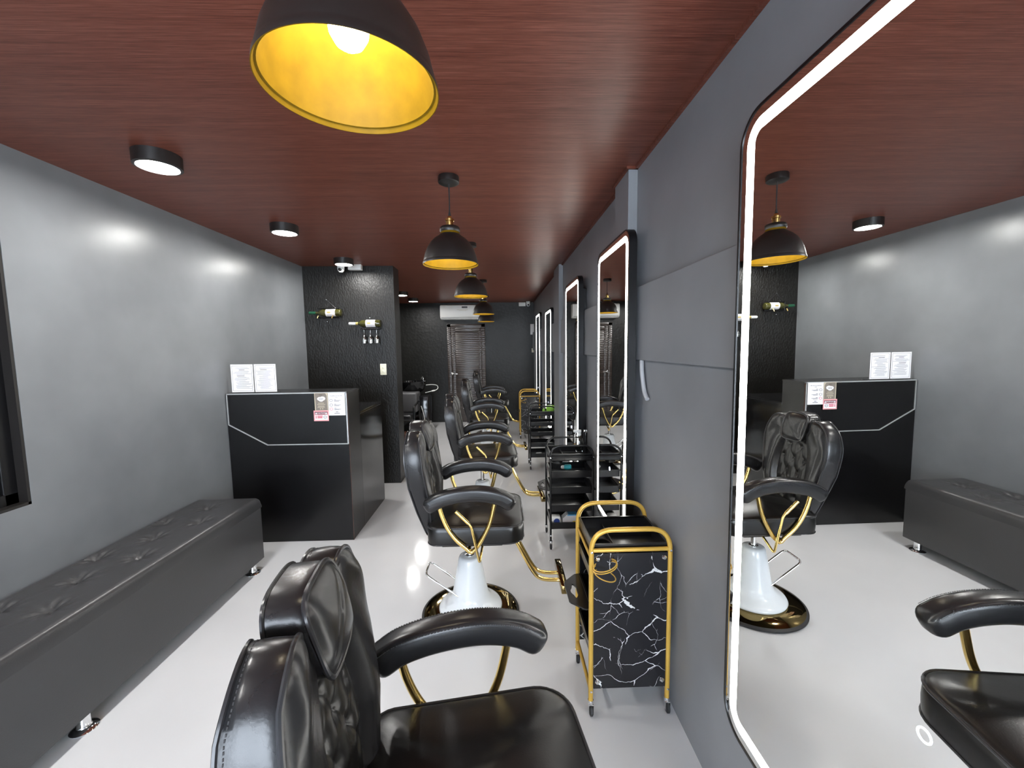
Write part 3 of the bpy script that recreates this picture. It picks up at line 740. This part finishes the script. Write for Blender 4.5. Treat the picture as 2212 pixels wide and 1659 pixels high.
b = NB(); box(b, -.035, .035, -.02, .02, 0, .035, .008); put('cloth_bundle', 'small white folded cloth in the bottom tray of the farther black trolley', 'cloth', b, 'paper', (.46, 4.83, .147))
b = NB(); box(b, -.045, .045, -.008, .008, 0, .014, .004); put('white_comb', 'pale comb lying on a middle tray of the farther black trolley', 'comb', b, 'ivory', (.60, 4.82, .403))
b = NB(); lathe(b, [(0, 0), (.007, 0), (.008, .012), (.006, .02), (0, .022)], 16); put('ear_plug', 'tiny white cap lying in the cup well of the near gold trolley', 'cap', b, 'paper', (.402, 1.565, .6095))
b = NB(); lathe(b, [(0, 0), (.016, 0), (.02, .01), (.017, .05), (.010, .055), (0, .055)], 18); 
for dx in (-.01, 0, .01): tube(b, [(dx, 0, .05), (dx*2.2, .004, .13)], .0035, 8)
put('brush_pot', 'dark pot of brushes beside the far gold trolley handle', 'pot', b, 'black_plastic', (.385, 6.52, .643))
b = NB(); box(b, -.05, .05, -.014, .014, 0, .020, .006, 2); tube(b, [(.05, 0, .01), (.08, .005, .01), (.10, .03, .01)], .003, 6)
put('hair_trimmer', 'black trimmer lying beside the cyan bottle on the nearer black trolley', 'hair trimmer', b, 'black_plastic', (.40, 2.92, .5205))
# short cable hanging by the second mirror
b = NB(); tube(b, catmull([(-.004, 1.90, 1.378), (-.008, 1.885, 1.33), (-.006, 1.872, 1.28), (-.006, 1.85, 1.235), (-.006, 1.815, 1.208)], 6), [.010]*25, 10)
o = put('cable_end', 'short pale grey cable hanging out below the wall board beside the second mirror', 'cable', b, 'cable', (XR-.008, 0, 0))

# ================================================================== BENCH
BX0, BX1, BY0, BY1, BZ0, BZ1 = XL+.004, -1.592, .58, 2.703, .066, .481
t = thing('tufted_bench', 'long black tufted waiting bench along the left wall', 'bench', ((BX0+BX1)/2, (BY0+BY1)/2, 0))
hx, hy = (BX1-BX0)/2, (BY1-BY0)/2
b = NB(); box(b, -hx+.004, hx-.004, -hy+.004, hy-.004, BZ0, BZ1-.06, .006); obj('base', b, 'bench_lit_side', t)
# tufted top: grid
tuf = []
y = 2.54
while y > BY0: tuf.append((-1.83, y)); y -= .395
y = 2.335
while y > BY0: tuf += [(-1.73, y), (-1.928, y)]; y -= .395
cxy = ((BX0+BX1)/2, (BY0+BY1)/2)
tl = [Vector((a-cxy[0], c-cxy[1])) for a, c in tuf]
lk = [(tl[i], tl[j]) for i in range(len(tl)) for j in range(i) if (tl[i]-tl[j]).length < .26]
b = NB(); nx, ny = 64, 220; G = []
for j in range(ny+1):
    row = []
    for i in range(nx+1):
        u, v = i/nx*2-1, j/ny*2-1
        x, yv = u*hx, v*hy
        p = Vector((x, yv)); ex, ey = hx-abs(x), hy-abs(yv)
        h = 0
        for e in (ex, ey):
            if e < .032: h -= .030*(1-math.sqrt(max(0, 1-((.032-e)/.032)**2)))
        dd = min((p-c).length for c in tl); dl = min(seg_d(p, a, c) for a, c in lk)
        edge = min(1, min(ex, ey)/.05)
        h -= edge*(.024*math.exp(-(dd/.036)**1.1)+.0045*math.exp(-dl/.012)*math.exp(-dd/.09))
        # radiating gathers round each button
        c = min(tl, key=lambda q_: (p-q_).length); a = math.atan2(p.y-c.y, p.x-c.x)
        h += edge*.0040*math.sin(9*a+c.y*7)*math.exp(-((dd-.035)/.034)**2)
        row.append(b.verts.new((x, yv, BZ1+h)))
    G.append(row)
for j in range(ny):
    for i in range(nx): b.faces.new((G[j][i], G[j][i+1], G[j+1][i+1], G[j+1][i]))
loop = [G[0][i] for i in range(nx+1)]+[G[j][nx] for j in range(1, ny+1)]+[G[ny][i] for i in range(nx-1, -1, -1)]+[G[j][0] for j in range(ny-1, 0, -1)]
low = [b.verts.new((v.co.x, v.co.y, BZ1-.07)) for v in loop]; n = len(loop)
for k in range(n): b.faces.new((loop[k], loop[(k+1) % n], low[(k+1) % n], low[k]))
b.faces.new(low)
top = obj('tufted_top', b, 'bench', t, angle=80)
for c in tl:
    b = NB(); lathe(b, [(0, 0), (.006, 0), (.007, .002), (.004, .004), (0, .005)], 12, (c.x, c.y, BZ1-.023)); obj('button', b, 'bench', top)
b = NB(); box(b, hx-.004, hx-.0005, -hy+.01, hy-.01, BZ0+.002, BZ1-.055, .0015); box(b, -hx+.01, hx-.01, hy-.004, hy-.0005, BZ0+.002, BZ1-.055, .0015); obj('side_cover', b, 'bench_lit_side', t)
for x in (hx-.035, -hx+.05):
    for y in (2.618, 1.52, .68):
        b = NB(); lathe(b, [(0, 0), (.042, 0), (.044, .003), (.040, .008), (.024, .013), (.021, .020), (.021, .070), (0, .070)], 32, (x, y-cxy[1], 0)); obj('leg', b, 'chrome', t)

# ================================================================== COUNTER
CX1, CY0, CY1, CZ, DZ_, DY1 = -1.126, 3.054, 3.31, 1.137, .948, 3.91
t = thing('reception_counter', 'black glossy reception counter with a raised front and thin pale trim lines', 'counter', ((XL+CX1)/2, CY0, 0))
hw = (CX1-XL)/2
fx = lambda x: x-(XL+CX1)/2
b = NB(); box(b, -hw+.003, hw, 0, CY1-CY0, 0, CZ-.012, .002); obj('front_body', b, 'satin_black', t, smooth=False)
b = NB(); box(b, -hw+.003, hw+.002, -.003, CY1-CY0+.003, CZ-.012, CZ, .002); obj('top_shelf', b, 'satin_black', t, smooth=False)
b = NB(); box(b, hw-.03, hw, CY1-CY0, DY1-CY0, 0, DZ_-.02, .001); obj('side_panel', b, 'gloss_black', t, smooth=False)
b = NB(); box(b, -hw+.003, -hw+.03, CY1-CY0, DY1-CY0, 0, DZ_-.02, .001); obj('side_panel', b, 'gloss_black', t, smooth=False)
b = NB(); box(b, -hw+.003, hw+.001, CY1-CY0, DY1-CY0+.002, DZ_-.02, DZ_, .002); obj('desk_top', b, 'gloss_black', t, smooth=False)
def strip(bm, a, c, w_=.0065):
    a = Vector(a); c = Vector(c); d = (c-a).normalized(); n_ = Vector((-d.y, d.x))*w_/2
    q_ = [a-n_, a+n_, c+n_, c-n_]; prism(bm, [(p.x, p.y) for p in q_], lambda u, v, w2: Vector((fx(u), w2, v)), -.006, 0)
b = NB()
strip(b, (XL+.012, .905), (-1.722, .749)); strip(b, (-1.724, .749), (CX1-.006, .747)); strip(b, (CX1-.006, .745), (CX1-.006, CZ-.003), .009); strip(b, (CX1-.002, CZ-.006), (XL+.008, CZ-.006), .009); strip(b, (XL+.012, CZ-.003), (XL+.012, .903), .0065)
obj('trim_line', b, 'alu', t, smooth=False)
b = NB(); box(b, hw-.001, hw+.0008, -.001, .008, 0, CZ); obj('corner_edging', b, 'brown', t, smooth=False)
# posters taped to the counter front
def sheet(name, label, x0, x1, z0, z1, mt_, y=CY0-.0075, th=.001):
    o = thing(name, label, 'sign', ((x0+x1)/2, y, (z0+z1)/2)); w_, h_ = (x1-x0)/2, (z1-z0)/2
    b = NB(); box(b, -w_, w_, 0, th, -h_, h_); obj('sheet', b, mt_, o, smooth=False); return o, w_, h_
def bars(parent, name, rects, mt_, y=-.0005):
    b = NB()
    for x0, x1, z0, z1 in rects: box(b, x0, x1, y, .0003, z0, z1)
    return obj(name, b, mt_, parent, smooth=False)
o, w_, h_ = sheet('wifi_sign', 'taupe free wifi sign taped to the counter front, left of the white notice', -1.361, -1.264, 1.000, 1.130, 'poster_cream')
b = NB(); prism(b, [(-.040, -.063), (-.044, .058), (-.040, .063), (.030, .063), (.042, .045), (.044, -.063), (.0, -.063)], lambda u, v, y: Vector((u, y, v)), -.0006, .0003); obj('panel_print', b, 'poster_grey', o, smooth=False)
b = NB()
for cx_, r_, cz_ in ((-.010, .017, .022), (.010, .019, .024), (0, .016, .014)): prism(b, [(cx_+r_*1.1*math.cos(k*PI/12), cz_+r_*.8*math.sin(k*PI/12)) for k in range(24)], lambda u, v, y: Vector((u, y, v)), -.0010-.0001*cx_, -.0004)
obj('cloud_print', b, 'paper', o, smooth=False)
text('lettering', 'WiFi', .017, 'ink', o, (0, -.0013, .020)); text('lettering', 'FREE', .012, 'brown', o, (-.002, -.0008, .050))
bars(o, 'text_lines', [(-.022, .020, -.012, -.008), (-.030, .028, -.022, -.018), (-.024, .022, -.034, -.030), (-.028, .024, -.042, -.038), (-.012, -.004, -.056, -.048), (.004, .012, -.056, -.048)], 'poster_cream', -.0011)
o, w_, h_ = sheet('white_notice', 'white printed notice taped to the counter front right corner', -1.262, -1.140, .962, 1.130, 'paper')
text('lettering', 'Available services offer', .0095, 'ink', o, (0, -.0005, .062)); text('lettering', 'online', .008, 'ink', o, (0, -.0005, .051))
for k, zz in enumerate((.028, -.006, -.036)):
    b = NB(); c = [(-.040+.012*math.cos(a*PI/12), zz+.010*math.sin(a*PI/12)) for a in range(24)]; c2 = [(-.040+.0098*math.cos(a*PI/12), zz+.0078*math.sin(a*PI/12)) for a in range(24)]
    ring_prism(b, c, c2, lambda u, v, y: Vector((u, y, v)), -.0006, .0002); obj('icon_print', b, 'red' if k == 2 else 'ink', o, smooth=False)
    bars(o, 'text_lines', [(-.018, -.004, zz+.004, zz+.007), (-.018, .030, zz-.002, zz+.0005), (-.018, .018, zz-.007, zz-.0045)], 'ink')
bars(o, 'footer_print', [(-.009, .009, -.060, -.056), (-.020, .020, -.071, -.067)], 'ink')
o, w_, h_ = sheet('caution_sign', 'pink bordered caution sign taped below the taupe wifi sign', -1.371, -1.262, .922, 1.001, 'pink', CY0-.0095)
bars(o, 'white_field', [(-.047, .047, -.031, .006)], 'paper', -.0005); bars(o, 'header_band', [(-.047, .047, .009, .030)], 'dark_red', -.0005)
text('lettering', 'CAUTION', .014, 'paper', o, (0, -.0009, .0195))
b = NB()
for sx in (-1, 1): prism(b, [(sx*.037-.008, .0125), (sx*.037+.008, .0125), (sx*.037, .0265)], lambda u, v, y: Vector((u, y, v)), -.0009, -.0002)
obj('warning_triangles', b, 'paper', o, smooth=False)
bars(o, 'text_lines', [(-.042, -.032, -.006, .000), (-.042, -.032, -.018, -.010), (-.028, .010, -.006, .001), (-.028, .008, -.018, -.010)], 'red', -.0009)
b = NB(); c = [(.028+.012*math.cos(a*PI/12), -.010+.012*math.sin(a*PI/12)) for a in range(24)]; c2 = [(.028+.0095*math.cos(a*PI/12), -.010+.0095*math.sin(a*PI/12)) for a in range(24)]
ring_prism(b, c, c2, lambda u, v, y: Vector((u, y, v)), -.0009, -.0002); box(b, .020, .036, -.0009, -.0002, -.0112, -.0088); obj('round_symbol', b, 'ink', o, smooth=False)
# two menu cards in clear stands on the counter
def menu(label, x0, x1, seed):
    t_ = thing('menu_card_stand', label, 'menu card', ((x0+x1)/2, CY0+.018, CZ), 0, 'menu cards on the counter'); w_ = (x1-x0)/2; rd = random.Random(seed)
    b = NB(); box(b, -w_, w_, .0012, .003, .003, .213); box(b, -w_, w_, -.003, .06, 0, .003); obj('clear_holder', b, 'acrylic', t_, smooth=False)
    b = NB(); box(b, -w_+.002, w_-.002, -.0008, .0008, .006, .210); pg = obj('page', b, 'paper', t_, smooth=False)
    b = NB()
    O_, I_ = rrect(2*w_-.022, .186, .004, 2), rrect(2*w_-.025, .183, .004, 2); ring_prism(b, O_, I_, lambda u, v, y: Vector((u, y, v+.108)), -.0012, -.0006)
    zz = .185
    while zz > .03:
        head = rd.random() < .22; l = rd.uniform(.02, .028) if head else rd.uniform(.03, w_-.024)
        cxx = rd.choice((-.01, 0, .012)); box(b, cxx-l, cxx+l, -.0012, -.0006, zz-(.0035 if head else .0016), zz); zz -= .010 if head else .0068
    obj('menu_print', b, 'ink', pg, smooth=False)
    return t_
menu('white printed menu card in a clear stand, the left one on the counter', -1.966, -1.803, 3)
menu('white printed menu card in a clear stand, the right one on the counter', -1.799, -1.638, 5)

# ================================================================== PARTITION FITTINGS
def bottle(loc, label, cap_mat, seal):
    t_ = thing('wine_bottle', label, 'bottle', loc)
    b = NB(); tube(b, [(.17, 0, 0), (.168, 0, 0), (.16, 0, 0), (-.01, 0, 0), (-.03, 0, 0), (-.045, 0, 0), (-.055, 0, 0), (-.115, 0, 0)], [.026, .034, .0365, .0365, .032, .022, .0145, .013], 28); obj('glass_body', b, 'olive', t_, angle=60)
    b = NB(); tube(b, [(.03, 0, 0), (.118, 0, 0)], .0370, 32) if False else tube(b, [(.022, 0, 0), (.118, 0, 0)], .0372, 32); lb_ = obj('paper_label', b, 'paper', t_)
    b = NB(); box(b, .040, .075, -.0382, -.0371, -.006, .010); obj('label_print', b, 'capsule', lb_, smooth=False)
    b = NB(); tube(b, [(-.155, 0, 0), (-.150, 0, 0), (-.085, 0, 0)], [.012, .0148, .0148], 18); obj('foil_capsule', b, cap_mat, t_)
    if seal: b = NB(); tube(b, [(-.082, 0, 0), (-.062, 0, 0)], .0152, 18); obj('gold_band', b, 'capsule', t_)
    return t_
yb_ = YP0-.052
bottle((-1.78, yb_, 1.820), 'dark wine bottle with green foil lying in the upper left wall rack', 'foil', False)
bottle((-1.382, yb_, 1.708), 'olive wine bottle with white cap lying in the lower right wall rack', 'white_plastic', True)
def rack(loc, label, upper):
    t_ = thing('wine_rack', label, 'wine rack', loc)
    b = NB()
    if upper:
        for z in (.048, -.048): tube(b, [(-.09, .045, z), (.135, .045, z)], .004, 8)
        for x in (-.085, .13): tube(b, [(x, .047, .048), (x, .047, -.048)], .004, 8)
        for x in (-.04, .12):
            tube(b, [(x, .045, -.046), (x, .0, -.048), (x, -.044, -.040)], .003, 8)
            tube(b, [(x, .045, .046), (x, .0, .046)], .003, 8)
        obj('rack_frame', b, 'black_metal', t_)
        b = NB(); tube(b, [(-.06, .05, .048), (.005, .05, .140)], .0025, 6); tube(b, [(.005, .05, .140), (.10, .05, .048)], .0025, 6); obj('hanging_chain', b, 'black_metal', t_)
        for z in (.140, -.085):
            b = NB(); lathe(b, [(0, 0), (.006, 0), (.004, .005), (0, .006)], 12); bmesh.ops.rotate(b, verts=b.verts, cent=(0, 0, 0), matrix=Matrix.Rotation(PI/2, 3, 'X')); bmesh.ops.translate(b, verts=b.verts, vec=(.005, .050, z)); obj('nail', b, 'chrome', t_)
        for x in (-.045, .10):
            b = NB(); tube(b, [(x, -.040, -.030), (x-.008, -.048, -.058)], .006, 8); obj('bracket_foot', b, 'brass', t_)
    else:
        for x in (-.02, .14): tube(b, [(x, .047, .03), (x, .047, -.05), (x, 0, -.046), (x, -.042, -.036)], .003, 8)
        tube(b, [(-.035, .03, -.055), (.155, .03, -.055)], .004, 8); tube(b, [(-.035, -.03, -.055), (.155, -.03, -.055)], .004, 8)
        tube(b, [(-.035, .048, -.055), (.155, .048, -.055)], .004, 8)
        for x in (-.035, .025, .09, .155): tube(b, [(x, .048, -.056), (x, -.05, -.056)], .003, 8)
        obj('rack_frame', b, 'black_metal', t_)
        b = NB(); lathe(b, [(0, 0), (.005, 0), (.004, .005), (0, .006)], 12); bmesh.ops.rotate(b, verts=b.verts, cent=(0, 0, 0), matrix=Matrix.Rotation(PI/2, 3, 'X')); bmesh.ops.translate(b, verts=b.verts, vec=(.045, .050, .062)); obj('nail', b, 'chrome', t_)
    return t_
rack((-1.78, yb_, 1.820), 'black wall rack hanging from a nail, the upper left one, holding one bottle', True)
rack((-1.382, yb_, 1.708), 'black wall rack with glass hooks, the lower right one on the partition', False)
def glass_(loc, label):
    t_ = thing('wine_glass', label, 'glass', loc, 0, 'wine glasses hanging upside down')
    b = NB(); lathe(b, [(.026, 0), (.024, -.002), (.004, -.004), (.003, -.010), (.003, -.050), (.008, -.060), (.020, -.075), (.026, -.095), (.027, -.115), (.024, -.140), (.0225, -.140), (.025, -.115), (.024, -.096), (.018, -.077), (.006, -.064), (0, -.062)], 28)
    obj('bowl', b, 'wineglass', t_, angle=70); return t_
g_ = glass_((-1.388, yb_, 1.645), 'left wine glass hanging upside down under the rack')
dup(g_, (-1.324, yb_, 1.645), 0, 'middle wine glass hanging upside down under the rack'); dup(g_, (-1.259, yb_, 1.645), 0, 'right wine glass hanging upside down under the rack')
def switch(loc, label, w_=.066, h_=.118):
    t_ = thing('wall_switch', label, 'switch', loc)
    b = NB(); box(b, -w_/2, w_/2, -.008, 0, -h_/2, h_/2, .004); obj('plate', b, 'ivory', t_)
    for z in (.02, -.02):
        b = NB(); box(b, -.011, .011, -.011, -.007, z-.011, z+.011, .002); obj('rocker', b, 'ivory', t_)
switch((-1.219, YP0, 1.230), 'ivory double switch plate on the black partition wall')
switch((.72-.06, YB, 1.375), 'small ivory switch on the back wall beside the farthest mirror', .05, .08)
def camera_(loc, label, s=1):
    t_ = thing('security_camera', label, 'security camera', loc)
    b = NB(); lathe(b, [(0, 0), (.038*s, 0), (.040*s, -.012*s), (.034*s, -.028*s), (.034*s, -.045*s), (.030*s, -.068*s), (.018*s, -.084*s), (0, -.088*s)], 28); obj('body', b, 'white_plastic', t_)
    b = NB(); lathe(b, [(0, 0), (.016*s, 0), (.017*s, .004*s), (.010*s, .010*s), (0, .012*s)], 20); bmesh.ops.rotate(b, verts=b.verts, cent=(0, 0, 0), matrix=Matrix.Rotation(PI/2+.5, 3, 'X')); bmesh.ops.translate(b, verts=b.verts, vec=(0, -.026*s, -.060*s)); obj('lens', b, 'gloss_black', t_)
camera_((-1.565, 4.25, H), 'white dome security camera beside the lamp at the partition')
b = NB(); box(b, -.065, .065, -.030, .030, -.055, 0, .004); put('junction_box', 'white junction box on the ceiling right of the partition camera', 'junction box', b, 'white_plastic', (-1.44, 4.30, H))
camera_((.565, 7.86, H), 'white dome security camera in the far right ceiling corner', 1.05)
b = NB(); box(b, -.065, .065, -.02, .02, -.07, 0, .004); put('junction_box', 'white junction box left of the far corner camera', 'junction box', b, 'white_plastic', (.455, 7.93, H-.01))
b = NB(); box(b, -.05, .05, -.04, 0, -.10, .10, .006); put('breaker_box', 'white box on the back wall left of the farthest mirror', 'box', b, 'white_plastic', (.66, YB, 1.78))

# ================================================================== AIR CONDITIONER
t = thing('air_conditioner', 'white split air conditioner high on the back wall above the door', 'air conditioner', (-.635, YB, 1.975))
b = NB(); prof = [(0, 0), (-.13, 0), (-.175, .02), (-.195, .06), (-.20, .20), (-.19, .255), (-.17, .268), (0, .268)]
prism(b, prof, lambda u, v, x: Vector((x, u, v)), -.452, .452); bmesh.ops.bevel(b, geom=[e for e in b.edges if abs(e.verts[0].co.x-e.verts[1].co.x) < .01 and e.calc_length() > .01], offset=.01, segments=2, affect='EDGES'); obj('body', b, 'white_plastic', t)
b = NB(); box(b, -.43, .43, -.186, -.178, .028, .034); obj('air_louver', b, 'vest', t, smooth=False)
b = NB(); box(b, -.045, .06, -.2045, -.2005, .205, .235); sk = obj('energy_sticker', b, 'ink', t, smooth=False)
b = NB(); box(b, -.14, .07, -.2035, -.1995, .17, .176); box(b, -.10, .04, -.2035, -.1995, .155, .159); obj('front_print', b, 'poster_cream', t, smooth=False)

# ================================================================== HAIR WASHING STATION
t = thing('shampoo_station', 'grey seated hair washing station with black basin, half behind the partition', 'shampoo chair', (-1.50, 7.0, 0))
b = NB(); box(b, -.22, .11, -.10, .25, .37, .70, .03, 3); obj('backrest', b, 'vest', t)
b = NB(); box(b, -.24, .075, -.42, .0, .26, .375, .025, 3); obj('seat', b, 'leather_soft', t)
for s in (-.27, .115):
    b = NB(); tube(b, fillet([(s, -.38, .02), (s, -.38, .50), (s, .02, .55), (s, .15, .02)], .05), .018, 10); obj('arm', b, 'gloss_black', t)
b = NB(); box(b, -.25, .26, .12, .55, 0, .62, .02); obj('cabinet', b, 'gloss_black', t)
b = NB(); lathe(b, [(0, .66), (.10, .66), (.17, .72), (.20, .80), (.21, .86), (.195, .865), (.185, .80), (.15, .73), (.09, .69), (0, .685)], 36, (-.02, .30, 0), (1.1, .95)); obj('basin', b, 'gloss_black', t, angle=70)
b = NB(); tube(b, [(.13, .42, .84), (.13, .42, .92), (.12, .38, .94), (.11, .32, .90)], .012, 10); tube(b, [(-.02, .46, .84), (-.02, .46, .89)], .012, 10); obj('faucet', b, 'chrome', t)
b = NB(); tube(b, catmull([(.21, .25, .80), (.32, .20, .81), (.41, .16, .80), (.43, .14, .75), (.38, .12, .715), (.30, .10, .70), (.22, .10, .68)], 6), .006, 8); tube(b, [(.38, .12, .715), (.33, .11, .705)], .013, 10); obj('hose', b, 'white_plastic', t)
b = NB(); tube(b, catmull([(.14, .10, .45), (.18, .02, .38), (.21, -.02, .28), (.22, -.02, .20)], 5), .005, 8); obj('drain_hose', b, 'white_plastic', t)
b = NB(); box(b, -.30, .16, -.62, -.41, 0, .12, .006); put('wooden_step', 'reddish brown wooden step before the hair washing station', 'step', b, 'brown', (-1.50, 6.98, 0))
